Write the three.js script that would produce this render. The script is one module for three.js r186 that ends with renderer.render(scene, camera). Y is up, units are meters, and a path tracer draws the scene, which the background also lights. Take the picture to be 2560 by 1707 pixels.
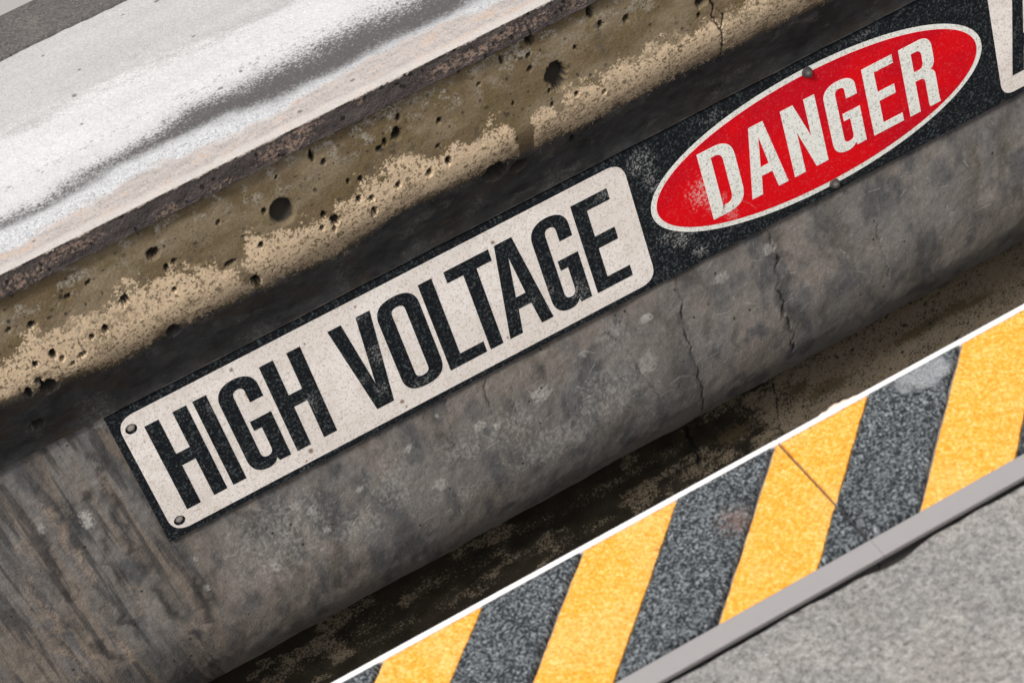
import * as THREE from 'three';

// ---------------------------------------------------------------- camera, sky, sun, exposure
const U = 0.17;                                            // one sign letter height in metres; layout below is in these units
const scene = new THREE.Scene();
const camera = new THREE.PerspectiveCamera(2 * Math.atan(853.5 / 5480) * 180 / Math.PI, 1024 / 682, 0.05, 200);
camera.position.set(1.961 * U, 12.135 * U, 14.809 * U);
camera.rotation.set(-38.76 * Math.PI / 180, -12.32 * Math.PI / 180, -19.93 * Math.PI / 180, 'YXZ');
camera.focus = 3.2; camera.userData.fStop = 9;

const sunDir = new THREE.Vector3();
{ const el = 54 * Math.PI / 180, az = 42 * Math.PI / 180;   // from the front left of the sign, half way up
  sunDir.set(-Math.sin(az) * Math.cos(el), Math.sin(el), Math.cos(az) * Math.cos(el)); }
{ const w = 256, h = 128, a = new Float32Array(w * h * 4);  // plain overcast sky, three times as bright overhead as at the horizon
  for (let j = 0; j < h; j++) for (let i = 0; i < w; i++) {
    const e = ((j + 0.5) / h - 0.5) * Math.PI, L = e > 0 ? (1 + 2 * Math.sin(e)) / 3 : 0.3, k = (j * w + i) * 4;
    a[k] = L * 1.0; a[k + 1] = L * 1.0; a[k + 2] = L * 1.02; a[k + 3] = 1;
  }
  const t = new THREE.DataTexture(a, w, h, THREE.RGBAFormat, THREE.FloatType);
  t.mapping = THREE.EquirectangularReflectionMapping; t.magFilter = t.minFilter = THREE.LinearFilter; t.needsUpdate = true;
  scene.background = t; scene.environment = t; scene.backgroundIntensity = 1; scene.environmentIntensity = 1;
}
const sun = new THREE.DirectionalLight(new THREE.Color(1, 0.95, 0.88), 1.5);
sun.position.copy(sunDir).multiplyScalar(12); sun.target.position.set(1, 0, 0);
sun.castShadow = true; sun.shadow.radius = 20; sun.shadow.mapSize.set(2048, 2048);
Object.assign(sun.shadow.camera, { left: -4, right: 4, top: 4, bottom: -4, near: 1, far: 30 });
scene.add(sun, sun.target);
const renderer = new THREE.WebGLRenderer({ antialias: true });
renderer.setSize(1024, 682); renderer.shadowMap.enabled = true;
renderer.toneMapping = THREE.LinearToneMapping; renderer.toneMappingExposure = 2.2;

// ---------------------------------------------------------------- noise and texture helpers
const fr = (v) => v - Math.floor(v), clamp = (v, a = 0, b = 1) => v < a ? a : v > b ? b : v;
const ss = (a, b, v) => { const t = clamp((v - a) / (b - a)); return t * t * (3 - 2 * t); };
const lerp = (a, b, t) => a + (b - a) * t;
function hash(i, j, s) { let h = Math.imul(i | 0, 374761393) ^ Math.imul(j | 0, 668265263) ^ Math.imul(s | 0, 1274126177); h = Math.imul(h ^ (h >>> 13), 1103515245); h ^= h >>> 16; h = Math.imul(h, 2246822519); h ^= h >>> 13; return (h >>> 0) / 4294967296; }
function vn(x, y, s) { const i = Math.floor(x), j = Math.floor(y); let a = x - i, b = y - j; a = a * a * (3 - 2 * a); b = b * b * (3 - 2 * b);
  const p = hash(i, j, s), q = hash(i + 1, j, s), r = hash(i, j + 1, s), t = hash(i + 1, j + 1, s); return p + (q - p) * a + (r - p) * b + (p - q - r + t) * a * b; }
function fbm(x, y, s, o = 4) { let v = 0, a = 0.5, n = 0; for (let k = 0; k < o; k++) { v += a * vn(x, y, s + k * 17); n += a; a *= 0.5; const nx = x * 1.9 + y * 0.6 + 5.2; y = y * 1.9 - x * 0.6 + 1.7; x = nx; } return v / n; }
let seed = 7; const rnd = () => hash(seed++, 3, 91);
const toS = new Uint8Array(4097); for (let i = 0; i <= 4096; i++) { const c = i / 4096; toS[i] = Math.round(255 * (c <= 0.0031308 ? c * 12.92 : 1.055 * c ** (1 / 2.4) - 0.055)); }
const enc = (c) => toS[c <= 0 ? 0 : c >= 1 ? 4096 : (c * 4096) | 0];

// a sheet of surface: x along the beam, s across it
class Sheet {
  constructor(w, h, x0, x1, s0, s1) { Object.assign(this, { w, h, x0, x1, s0, s1 }); this.px = w / (x1 - x0); this.py = h / (s1 - s0); this.layers = {}; }
  layer(n) { return this.layers[n] ||= new Float32Array(this.w * this.h); }
  each(cx, cs, rx, rs, f) {
    const i0 = Math.max(0, Math.floor((cx - rx - this.x0) * this.px)), i1 = Math.min(this.w - 1, Math.ceil((cx + rx - this.x0) * this.px));
    const j0 = Math.max(0, Math.floor((cs - rs - this.s0) * this.py)), j1 = Math.min(this.h - 1, Math.ceil((cs + rs - this.s0) * this.py));
    for (let j = j0; j <= j1; j++) for (let i = i0; i <= i1; i++) f(j * this.w + i, this.x0 + (i + 0.5) / this.px, this.s0 + (j + 0.5) / this.py);
  }
  blob(n, cx, cs, rx, rs, rough = 0.35, soft = 0.15, v = 1, fq = 3) {       // patch with a ragged outline
    const L = this.layer(n), sd = (rnd() * 1e5) | 0;
    this.each(cx, cs, rx * 1.6, rs * 1.6, (k, x, s) => {
      const a = (x - cx) / rx, b = (s - cs) / rs, q = fq * 0.6 / Math.min(rx, rs, 0.12), r = Math.hypot(a, b) + (fbm((x - cx) * q + 9, (s - cs) * q + 9, sd, 4) - 0.5) * 2 * rough;
      const m = (1 - ss(1 - soft, 1 + soft, r)) * v; if (m > L[k]) L[k] = m; });
  }
  line(n, pts, wd, wob = 0.02, v = 1, soft = 0.5) {                           // crack or streak along a path
    const L = this.layer(n), sd = (rnd() * 1e5) | 0;
    for (let q = 0; q + 1 < pts.length; q++) { const [ax, as] = pts[q], [bx, bs] = pts[q + 1], len2 = (bx - ax) ** 2 + (bs - as) ** 2;
      this.each((ax + bx) / 2, (as + bs) / 2, Math.abs(bx - ax) / 2 + wd * 2 + wob, Math.abs(bs - as) / 2 + wd * 2 + wob, (k, x0, s0) => {
        const x = x0 + (fbm(s0 * 9, x0 * 2, sd, 4) - 0.5) * 2 * wob, s = s0 + (fbm(x0 * 9, s0 * 2, sd + 5, 3) - 0.5) * wob;
        const t = clamp(((x - ax) * (bx - ax) + (s - as) * (bs - as)) / len2), d = Math.hypot(x - ax - t * (bx - ax), s - as - t * (bs - as));
        const m = (1 - ss(wd * (1 - soft), wd * (1 + soft), d * (0.6 + 1.2 * vn(x * 14, s * 14, sd + 9)))) * v * (0.35 + 0.65 * ss(0.25, 0.6, vn(x * 7, s * 7, sd + 3))); if (m > L[k]) L[k] = m; }); }
  }
  texture(f) {
    const a = new Uint8Array(this.w * this.h * 4), c = [0, 0, 0];
    for (let j = 0, k = 0; j < this.h; j++) for (let i = 0; i < this.w; i++, k++) {
      f(this.x0 + (i + 0.5) / this.px, this.s0 + (j + 0.5) / this.py, k, c);
      a[k * 4] = enc(c[0]); a[k * 4 + 1] = enc(c[1]); a[k * 4 + 2] = enc(c[2]); a[k * 4 + 3] = 255;
    }
    const t = new THREE.DataTexture(a, this.w, this.h, THREE.RGBAFormat); t.colorSpace = THREE.SRGBColorSpace;
    t.wrapS = t.wrapT = THREE.RepeatWrapping; t.magFilter = THREE.LinearFilter; t.minFilter = THREE.LinearMipmapLinearFilter; t.needsUpdate = true; return t;
  }
  at(n, x, s) { const L = this.layers[n]; if (!L) return 0; const i = Math.floor((x - this.x0) * this.px), j = Math.floor((s - this.s0) * this.py);
    return i < 0 || j < 0 || i >= this.w || j >= this.h ? 0 : L[j * this.w + i]; }
  uv(x, s) { return [(x - this.x0) / (this.x1 - this.x0), (s - this.s0) / (this.s1 - this.s0)]; }
}
const mixTo = (c, d, t) => { c[0] += (d[0] - c[0]) * t; c[1] += (d[1] - c[1]) * t; c[2] += (d[2] - c[2]) * t; };
const scaleC = (c, k) => { c[0] *= k; c[1] *= k; c[2] *= k; };
const setC = (c, d) => { c[0] = d[0]; c[1] = d[1]; c[2] = d[2]; };

// tiling grey relief for bump maps
function relief(n, f) { const a = new Uint8Array(n * n * 4); for (let j = 0, k = 0; j < n; j++) for (let i = 0; i < n; i++, k++) { const v = clamp(f(i / n, j / n)) * 255; a[k * 4] = a[k * 4 + 1] = a[k * 4 + 2] = v; a[k * 4 + 3] = 255; }
  const t = new THREE.DataTexture(a, n, n, THREE.RGBAFormat); t.wrapS = t.wrapT = THREE.RepeatWrapping; t.magFilter = THREE.LinearFilter; t.minFilter = THREE.LinearMipmapLinearFilter; t.needsUpdate = true; return t; }
const tile = (u, v, q, s) => { const x = u * q, y = v * q, i = Math.floor(x), j = Math.floor(y); let a = x - i, b = y - j; a = a * a * (3 - 2 * a); b = b * b * (3 - 2 * b); const m = (k) => ((k % q) + q) % q;
  const p = hash(m(i), m(j), s), r = hash(m(i + 1), m(j), s), t = hash(m(i), m(j + 1), s), z = hash(m(i + 1), m(j + 1), s); return p + (r - p) * a + (t - p) * b + (p - r - t + z) * a * b; };
const grain = relief(512, (u, v) => 0.30 * tile(u, v, 256, 1) + 0.3 * tile(u, v, 128, 2) + 0.25 * tile(u, v, 64, 3) + 0.15 * tile(u, v, 24, 4));
const grit = relief(512, (u, v) => { const a = tile(u, v, 96, 11), b = tile(u, v, 190, 12), c = tile(u, v, 48, 13); return 0.5 * ss(0.3, 0.75, a) + 0.3 * b + 0.2 * c; });
const withRepeat = (t, x, y) => { const c = t.clone(); c.repeat.set(x, y); c.needsUpdate = true; return c; };

// ---------------------------------------------------------------- object helpers
const matt = (o, spec = 0.25) => new THREE.MeshPhysicalMaterial({ ...o, specularIntensity: spec });
const taken = {};
const numbered = (n) => { const k = taken[n] = (taken[n] ?? -1) + 1; return k ? n + '_' + String(k).padStart(3, '0') : n; };
function thing(name, label, category, group) { const g = new THREE.Group(); g.name = numbered(name); g.userData = { label, category }; if (group) g.userData.group = group; scene.add(g); return g; }
function part(parent, name, geo, mat, label) { const m = new THREE.Mesh(geo, mat); m.name = name; m.castShadow = m.receiveShadow = true; if (label) m.userData.label = label; parent.add(m); return m; }
function structure(name, geo, mat) { const m = part(scene, name, geo, mat); m.userData.kind = 'structure'; return m; }
const range = (a, b, n) => Array.from({ length: n + 1 }, (_, i) => a + (b - a) * i / n);

// sheet of surface swept along the beam: prof(s) gives [z, y, nz, ny]; lift(x, s) moves a point out along the normal
function sweep(xs, sv, prof, sheet, lift) {
  const nx = xs.length, ns = sv.length, pos = new Float32Array(nx * ns * 3), uv = new Float32Array(nx * ns * 2), idx = new Uint32Array((nx - 1) * (ns - 1) * 6);
  for (let j = 0, k = 0; j < ns; j++) { const [z, y, nz, ny] = prof(sv[j]);
    for (let i = 0; i < nx; i++, k++) { const d = lift ? lift(xs[i], sv[j]) : 0; pos[k * 3] = xs[i] * U; pos[k * 3 + 1] = (y + ny * d) * U; pos[k * 3 + 2] = (z + nz * d) * U; const t = sheet.uv(xs[i], sv[j]); uv[k * 2] = t[0]; uv[k * 2 + 1] = t[1]; } }
  let q = 0; for (let j = 0; j < ns - 1; j++) for (let i = 0; i < nx - 1; i++) { const a = j * nx + i, b = a + 1, c = a + nx, d = c + 1; idx[q++] = a; idx[q++] = c; idx[q++] = b; idx[q++] = b; idx[q++] = c; idx[q++] = d; }
  const g = new THREE.BufferGeometry(); g.setAttribute('position', new THREE.BufferAttribute(pos, 3)); g.setAttribute('uv', new THREE.BufferAttribute(uv, 2)); g.setIndex(new THREE.BufferAttribute(idx, 1)); g.computeVertexNormals(); return g;
}
const X0 = -0.5, X1 = 11.5;
const xsOf = (n) => [-14, -8, -4, -2, -1, ...range(X0, X1, n), 12, 14, 18, 24, 30];
const edgeFade = (x) => ss(X0, X0 + 0.4, x) * (1 - ss(X1 - 0.4, X1, x));
function interp(tab, x) { if (x <= tab[0][0]) return tab[0][1]; for (let i = 1; i < tab.length; i++) if (x <= tab[i][0]) return lerp(tab[i - 1][1], tab[i][1], (x - tab[i - 1][0]) / (tab[i][0] - tab[i - 1][0])); return tab[tab.length - 1][1]; }

// ---------------------------------------------------------------- ground under the track
const groundMat = new THREE.MeshStandardMaterial({ color: new THREE.Color().setRGB(0.2, 0.19, 0.18), roughness: 0.95, bumpMap: withRepeat(grain, 300, 300), bumpScale: 0.002 });
const ground = structure('ground', new THREE.PlaneGeometry(120, 120).rotateX(-Math.PI / 2), groundMat);
ground.position.y = -5.6 * U;

// ---------------------------------------------------------------- monorail beam
const beam = thing('monorail_beam', 'weathered concrete monorail beam with a stained side and a whitish top', 'beam');

// running surface on top: s runs from the far edge (0) to the near edge
const ZF = -3.21, ZN = 0.585, YT = 3.32;
{
  const sh = new Sheet(2048, 640, X0, X1, ZF, ZN);
  for (let i = 0; i < 60; i++) sh.blob('speck', X0 + rnd() * 12, ZF + rnd() * 3.7, 0.012 + rnd() * 0.012, 0.012 + rnd() * 0.01, 0.4, 0.3, 0.8);
  for (let i = 0; i < 420; i++) { const x = X0 + rnd() * 12; sh.blob('speck', x, -0.52 + 0.05 * Math.sin(x * 1.3) + (rnd() - 0.5) * 0.09, 0.006 + rnd() * 0.012, 0.004 + rnd() * 0.005, 0.6, 0.5, 0.3 + 0.4 * rnd()); }
  const wear = [[1.5, 0.13], [2.3, 0.15], [2.9, 0.18], [3.4, 0.23], [4.0, 0.3], [4.8, 0.32], [5.6, 0.34], [7, 0.28], [12, 0.2]];
  const mid = [[1.5, -0.02], [2.3, -0.06], [2.9, -0.08], [3.4, -0.13], [4, -0.08], [4.7, -0.09], [5.3, -0.06], [8, -0.1]];
  const blue = [[1.5, 0.36], [2.07, 0.305], [2.77, 0.215], [3.1, 0.18], [3.38, 0.27], [4.1, 0.3], [4.85, 0.19], [6, 0.26], [9, 0.2]];
  const map = sh.texture((x, z, k, c) => {
    const f = 0.5 * fbm(x * 60, z * 60, 3, 3) + 0.5 * vn(x * 105, z * 105, 6), m = fbm(x * 1.3, z * 5, 8, 4), g = vn(x * 95, z * 95, 5);
    setC(c, [0.292, 0.284, 0.277]);                                             // pale cement film
    mixTo(c, [0.375, 0.372, 0.369], ss(-1.34, -1.16, z + (m - 0.5) * 0.5 + (f - 0.5) * 0.15));
    scaleC(c, 0.72 + 0.46 * f + 0.16 * (m - 0.5));
    const near = ss(-0.06, 0.06, z - interp(mid, x) + (f - 0.5) * 0.2);        // salt-white speckle on the near side of the tyre mark
    mixTo(c, [0.29 + 0.38 * (g - 0.5), 0.294 + 0.38 * (g - 0.5), 0.304 + 0.38 * (g - 0.5)], near * (0.3 + 0.6 * ss(0.4, 0.6, f)));
    const wd = interp(wear, x), dz = (z - interp(mid, x) + (fbm(x * 2, z * 3, 21, 4) - 0.5) * 0.22 + (f - 0.5) * 0.12) / wd;
    const cover = Math.exp(-(dz > 0 ? dz * dz * 2.0 : dz * dz * 0.75)) * (0.72 + 0.33 * ss(2.4, 3.6, x));  // black rubber ground into the surface by the running tyres
    mixTo(c, [0.05, 0.045, 0.045], clamp(ss(0.60 - cover * 0.85, 1.35 - cover * 0.85, f * 0.6 + g * 0.4)) * 0.97);
    const pink = ss(-0.05, 0.05, z - interp(blue, x) - (fbm(x * 5, z * 9, 31, 4) - 0.5) * 0.18);
    if (pink > 0) { const p = fbm(x * 6, z * 22, 41, 4); mixTo(c, [0.272 + 0.16 * (p - 0.5), 0.240 + 0.15 * (p - 0.5), 0.220 + 0.14 * (p - 0.5)], pink * 0.85); mixTo(c, [0.3, 0.22, 0.17], pink * ss(0.56, 0.72, p) * 0.6); scaleC(c, 1 - pink * 0.25 * ss(0.5, 0.75, f)); }
    mixTo(c, [0.36, 0.335, 0.315], ss(0.48, 0.53, z + (f - 0.5) * 0.06) * 0.55);
    mixTo(c, [0.04, 0.03, 0.028], (sh.layers.speck[k]) * 0.85);
  });
  const mat = matt({ map, roughness: 0.93, bumpMap: withRepeat(grain, 8, 2.5), bumpScale: 0.0022 });
  part(beam, 'running_surface', sweep(xsOf(620), [...range(ZF, ZN - 0.02, 190), ZN], (s) => [s, YT - (s > ZN - 0.012 ? 0.012 : 0), 0, 1], sh,
    (x, s) => edgeFade(x) * ss(ZN, ZN - 0.1, s) * ((fbm(x * 2.2, s * 5, 77, 4) - 0.5) * 0.03 + (fbm(x * 14, s * 14, 78, 2) - 0.5) * 0.012)), mat, 'whitish worn top with a black tyre mark along it');
  // dark far-edge band, added as a strip a little proud of the top
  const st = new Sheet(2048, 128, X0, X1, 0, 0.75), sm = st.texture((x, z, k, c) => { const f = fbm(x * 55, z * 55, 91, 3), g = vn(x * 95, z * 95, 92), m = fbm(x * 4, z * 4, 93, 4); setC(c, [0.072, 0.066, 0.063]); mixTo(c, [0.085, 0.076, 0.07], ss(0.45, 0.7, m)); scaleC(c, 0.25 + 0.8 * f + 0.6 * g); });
  part(beam, 'edge_strip', sweep(xsOf(500), [0, 0.004, ...range(0.02, 0.72, 24), 0.735, 0.74], (s) => [ZF - 0.003 + s, YT + (s < 0.002 || s > 0.738 ? -0.01 : s > 0.73 ? 0.012 : 0.02), 0, 1], st, (x, s) => s < 0.01 || s > 0.73 ? 0 : edgeFade(x) * (fbm(x * 12, s * 12, 94, 3) - 0.4) * 0.02), matt({ map: sm, roughness: 0.95, bumpMap: withRepeat(grain, 8, 0.6), bumpScale: 0.0022 }), 'rough dark band along the far edge');
}

// near lip of the top slab: a vertical strip, stepping in below
{
  const sh = new Sheet(2048, 128, X0, X1, 0, 0.29);
  for (let i = 0; i < 90; i++) sh.blob('pit', X0 + rnd() * 12, rnd() * 0.2, 0.008 + rnd() * 0.014, 0.01 + rnd() * 0.012, 0.4, 0.3);
  for (const [x, s, a, b] of [[5.5, 0.12, 0.35, 0.05], [5.95, 0.1, 0.3, 0.06], [3.9, 0.12, 0.22, 0.07], [4.1, 0.06, 0.12, 0.05], [1.7, 0.13, 0.2, 0.06], [2.1, 0.08, 0.25, 0.05], [2.9, 0.15, 0.1, 0.04], [6.6, 0.12, 0.25, 0.05], [4.6, 0.05, 0.05, 0.03], [1.2, 0.07, 0.2, 0.08], [3.35, 0.16, 0.12, 0.03]]) sh.blob('pink', x, s, a, b, 0.9, 0.35, 0.8, 7);
  sh.layer('pink');
  const map = sh.texture((x, s, k, c) => {
    const f = fbm(x * 55, s * 55, 103, 3), m = fbm(x * 4, s * 10, 104, 4);
    setC(c, [0.050, 0.042, 0.040]); scaleC(c, 0.5 + 0.6 * f + 0.5 * m);
    mixTo(c, [0.24, 0.165, 0.125], sh.layers.pink[k] * ss(0.42, 0.62, f) * 0.8);
    mixTo(c, [0.42, 0.36, 0.32], 1 - ss(0.004, 0.016, s + (f - 0.5) * 0.03));
    mixTo(c, [0.015, 0.013, 0.013], sh.layers.pit[k]);
  });
  const mat = matt({ map, roughness: 0.95, bumpMap: withRepeat(grain, 8, 0.25), bumpScale: 0.0025 });
  const pr = (s) => s < 0.202 ? [0.585, YT - 0.012 - s, 1, 0] : [0.585 - (s - 0.202) * 1.15, YT - 0.214 - (s - 0.202) * 0.12, 0.25, -1];
  part(beam, 'slab_lip', sweep(xsOf(500), [0, 0.006, ...range(0.012, 0.2, 14), 0.204, 0.22, 0.29], pr, sh, (x, s) => s < 0.01 || s > 0.21 ? 0 : edgeFade(x) * (fbm(x * 9, s * 12, 107, 3) - 0.62) * 0.03), mat, 'dark grey lip of the top slab with pinkish scrapes');
}

// upper flange: vertical olive face, rounded lower edge, slope back to the web
const KS = 1.972, sU = (yp) => yp > 2.2 ? 3.07 - yp : 0.87 + (2.2 - yp) * KS;      // y measured on the face plane -> distance down the surface
{
  const S1 = 1.92, sh = new Sheet(2048, 384, X0, X1, 0, S1), kx = 0.00127, ky = 0.00155;
  // bug holes of the casting: x, y on the face, half sizes
  const holes = [[3.71, 2.62, 70, 70], [4.09, 2.96, 12, 30], [4.16, 2.86, 14, 14], [3.77, 2.93, 8, 8], [3.58, 2.7, 12, 14], [4.0, 2.42, 16, 16], [4.07, 2.32, 26, 30], [3.22, 2.8, 10, 10], [4.78, 2.79, 32, 28], [4.84, 2.92, 12, 18], [4.67, 2.77, 14, 18], [4.61, 2.74, 16, 12], [5.14, 2.72, 16, 14], [6.17, 2.6, 62, 75], [5.78, 2.97, 10, 24], [5.98, 2.77, 15, 13], [6.0, 2.89, 13, 11], [5.1, 2.34, 14, 20], [5.47, 2.03, 75, 62], [5.7, 1.98, 55, 35], [6.87, 2.79, 18, 18], [6.52, 2.24, 14, 13], [6.2, 1.98, 18, 28], [4.92, 2.32, 22, 18], [4.65, 2.35, 14, 16], [4.39, 2.21, 18, 30], [6.39, 2.76, 10, 10], [5.76, 2.55, 8, 8], [5.54, 2.86, 9, 7], [5.06, 2.51, 9, 9], [4.28, 2.6, 10, 11], [4.38, 2.56, 17, 14], [6.08, 2.5, 10, 10], [6.07, 2.37, 9, 12], [6.65, 2.85, 14, 16], [6.59, 3.0, 20, 30], [4.31, 2.4, 16, 16], [4.41, 2.35, 14, 14], [6.29, 2.36, 12, 12], [7.54, 2.62, 42, 34], [7.48, 2.5, 11, 12], [1.6, 2.73, 22, 16], [1.94, 2.81, 16, 13], [2.66, 2.81, 36, 28], [2.71, 2.64, 14, 13], [3.45, 2.43, 15, 14], [3.17, 2.41, 36, 12], [2.31, 2.55, 24, 26], [1.63, 2.4, 20, 24], [1.83, 2.26, 24, 12], [2.08, 2.39, 18, 22], [1.96, 2.38, 13, 12], [1.48, 2.39, 15, 12], [2.55, 2.08, 42, 36], [3.3, 2.14, 30, 42], [1.48, 2.14, 52, 46], [1.33, 2.17, 18, 30], [1.43, 2.78, 16, 8], [2.12, 2.84, 13, 10], [2.69, 2.42, 12, 12], [1.73, 2.22, 13, 10], [1.44, 2.23, 22, 16], [2.78, 2.66, 14, 10], [1.68, 2.32, 10, 12], [3.95, 2.31, 14, 14], [4.04, 2.24, 12, 18], [6.05, 3.02, 26, 30], [8.6, 2.5, 22, 20], [9.3, 2.7, 30, 26]];
  holes.forEach(([x, y, a, b], i) => sh.blob('hole', x, sU(y), a * kx * 1.05, b * ky * (y < 2.2 ? 1.5 : 1.05), i ? 0.4 : 0.02, 0.16, 1, i ? 4 : 1));
  for (let i = 0; i < 2400; i++) { const r = 0.0025 + 0.013 * rnd() ** 6; sh.blob('fleck', X0 + rnd() * 12, rnd() * 1.02, r * (0.6 + 1.2 * rnd()), r * (0.6 + 1.2 * rnd()), 0.6, 0.3, 0.5 + 0.5 * rnd()); }
  for (const [x, y, a, b] of [[4.48, 2.6, 32, 42], [4.87, 2.6, 24, 28], [4.73, 2.69, 22, 15], [5.4, 2.41, 20, 48], [4.89, 2.84, 12, 12], [7.17, 2.22, 26, 44], [4.86, 2.67, 8, 10], [2.9, 2.6, 20, 20], [1.9, 2.5, 16, 20]]) sh.blob('ghost', x, sU(y), a * kx, b * ky, 0.9, 0.5, 0.7, 7);
  for (const [x, y, a, b] of [[1.73, 1.42, 90, 70], [3.97, 1.41, 60, 70], [3.22, 1.36, 110, 40], [6.01, 1.33, 90, 60], [6.88, 1.65, 20, 20], [2.35, 1.65, 50, 30], [5.3, 1.5, 50, 40], [4.7, 1.4, 40, 30], [7.9, 1.45, 60, 30], [2.9, 1.6, 25, 20]]) sh.blob('scuff', x, 0.87 + (1.85 - y) * KS, a * kx, b * ky * 1.7, 1.1, 0.8, 0.5 + 0.4 * rnd(), 6);
  sh.blob('hole', 1.25, 1.52, 0.055, 0.085, 0.5, 0.2, 1, 4);
  const C = (pts) => pts.map(([x, y]) => [x, sU(y)]);
  sh.line('ghost', C([[6.63, 2.84], [6.61, 2.62], [6.63, 2.45], [6.64, 2.29], [6.62, 2.06]]), 0.03, 0.05, 0.9, 0.8);
  sh.line('crack', C([[7.61, 3.0], [7.6, 2.75], [7.61, 2.56], [7.6, 2.37], [7.64, 2.28], [7.62, 2.18], [7.64, 2.09], [7.61, 2.0]]), 0.008, 0.05, 1);
  sh.line('crack', C([[7.62, 2.5], [7.67, 2.4], [7.645, 2.28]]), 0.006, 0.03, 0.9);
  for (const q of [[[1.4, 2.71], [1.39, 2.54], [1.44, 2.4], [1.47, 2.2]], [[1.56, 2.57], [1.59, 2.43], [1.64, 2.31], [1.62, 2.18]], [[1.88, 2.5], [1.86, 2.39], [1.85, 2.25]], [[2.66, 2.64], [2.58, 2.48], [2.52, 2.41]], [[1.25, 2.42], [1.3, 2.26], [1.28, 2.13]], [[3.05, 2.45], [3.02, 2.3], [3.0, 2.2]]]) sh.line('hair', C(q), 0.006, 0.03, 0.8);
  const up = [[0, 2.5], [1.24, 2.5], [1.51, 2.62], [1.74, 2.54], [1.99, 2.53], [2.29, 2.58], [2.6, 2.5], [2.69, 2.56], [3.08, 2.42], [3.16, 2.27], [3.24, 2.16], [3.37, 2.5], [3.71, 2.42], [4.11, 2.36], [4.41, 2.49], [4.81, 2.44], [5.18, 2.34], [5.64, 2.32], [5.7, 2.18], [5.73, 1.98], [5.8, 1.96], [5.86, 2.18], [5.93, 2.29], [6.03, 2.31], [6.09, 2.23], [6.19, 2.33], [6.46, 2.32], [6.82, 2.37], [7.29, 2.33], [7.67, 2.33], [8.1, 2.33], [9, 2.36], [12, 2.4]];
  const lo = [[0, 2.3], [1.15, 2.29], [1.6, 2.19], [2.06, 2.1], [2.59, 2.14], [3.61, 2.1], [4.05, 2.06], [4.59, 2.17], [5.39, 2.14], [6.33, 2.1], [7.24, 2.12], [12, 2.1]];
  const map = sh.texture((x, s, k, c) => {
    const f = 0.55 * fbm(x * 60, s * 60, 203, 3) + 0.45 * vn(x * 100, s * 100, 202), g = vn(x * 110, s * 110, 204), m = fbm(x * 2.2, s * 4.5, 205, 5), m2 = fbm(x * 7, s * 7, 206, 4);
    setC(c, [0.124, 0.090, 0.052]);                                              // olive-brown film
    mixTo(c, [0.178, 0.138, 0.089], ss(0.38, 0.68, m)); mixTo(c, [0.11, 0.082, 0.038], ss(0.5, 0.78, m2) * 0.6);
    scaleC(c, 0.80 + 0.36 * f);
    mixTo(c, [0.27, 0.245, 0.205], ss(0.46, 0.70, fbm(x * 12, s * 14, 208, 6)) * (1 - ss(0.05, 0.42, s + (m - 0.5) * 0.35)) * ss(0.35, 0.6, f));   // lime bloom below the lip
    // bare pale cement along the lower edge: ragged above, worn to specks below
    const rag = (fbm(x * 8, s * 8, 211, 6) - 0.5) * 0.42 + (f - 0.5) * 0.22;
    const su = sU(interp(up, x)), sl = sU(interp(lo, x));
    let p = ss(-0.02, 0.02, s - su + 0.06 + rag); if (su > sl - 0.02) p *= 0.25;
    const thin = (sl - s) / 0.26 + 0.62;                                          // how much of it is left
    p *= ss(0.34, 0.46, clamp(thin, -1, 1) * 0.5 + f * 0.75 + (fbm(x * 30, s * 10, 219, 3) - 0.5) * 0.3 - 0.16);
    const spk = fbm(x * 62, s * 50, 213, 2); p *= 1 - ss(0.62, 0.74, spk) * 0.9; p *= 1 - ss(0.60, 0.68, fbm(x * 4, s * 6, 218, 4)) * 0.7 * ss(0.4, 0.6, f);
    mixTo(c, [0.485, 0.37, 0.25], p * 0.95);
    const slopeDark = ss(0.42, 0.62, (s - sl) / 0.42 + 0.32 + (f - 0.5) * 0.8 + (m2 - 0.5) * 0.4);   // slope under the edge coloured darker, with a speckled border
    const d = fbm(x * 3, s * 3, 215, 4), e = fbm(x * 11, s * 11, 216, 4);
    mixTo(c, [0.044 * (0.5 + 1.0 * d) + 0.04 * (e - 0.5), 0.043 * (0.5 + 1.0 * d) + 0.04 * (e - 0.5), 0.043 * (0.5 + 1.0 * d) + 0.04 * (e - 0.5)], slopeDark * (1 - p * 0.92));
    mixTo(c, [0.15, 0.14, 0.13], slopeDark * ss(0.58, 0.80, fbm(x * 5, s * 6, 217, 5)) * ss(0.3, 0.7, f) * 0.7); mixTo(c, [0.05, 0.036, 0.025], slopeDark * ss(0.5, 0.7, fbm(x * 2.2, s * 3, 220, 4)) * 0.5);
    mixTo(c, [0.17, 0.165, 0.16], sh.layers.scuff[k] * ss(0.3, 0.7, f) * 0.7); scaleC(c, 0.85 + 0.3 * g);
    mixTo(c, [0.05, 0.045, 0.04], (sh.layers.ghost[k]) * ss(0.35, 0.6, f) * 0.8);
    mixTo(c, [0.02, 0.018, 0.016], Math.max(sh.layers.crack[k], sh.layers.hair[k] * 0.75, sh.layers.fleck[k] * 0.85));
    mixTo(c, [0.03, 0.027, 0.023], ss(0.25, 0.6, sh.layers.hole[k]) * 0.95);                     // dirt in the holes, with the shade of their depth painted in
  });
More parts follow.
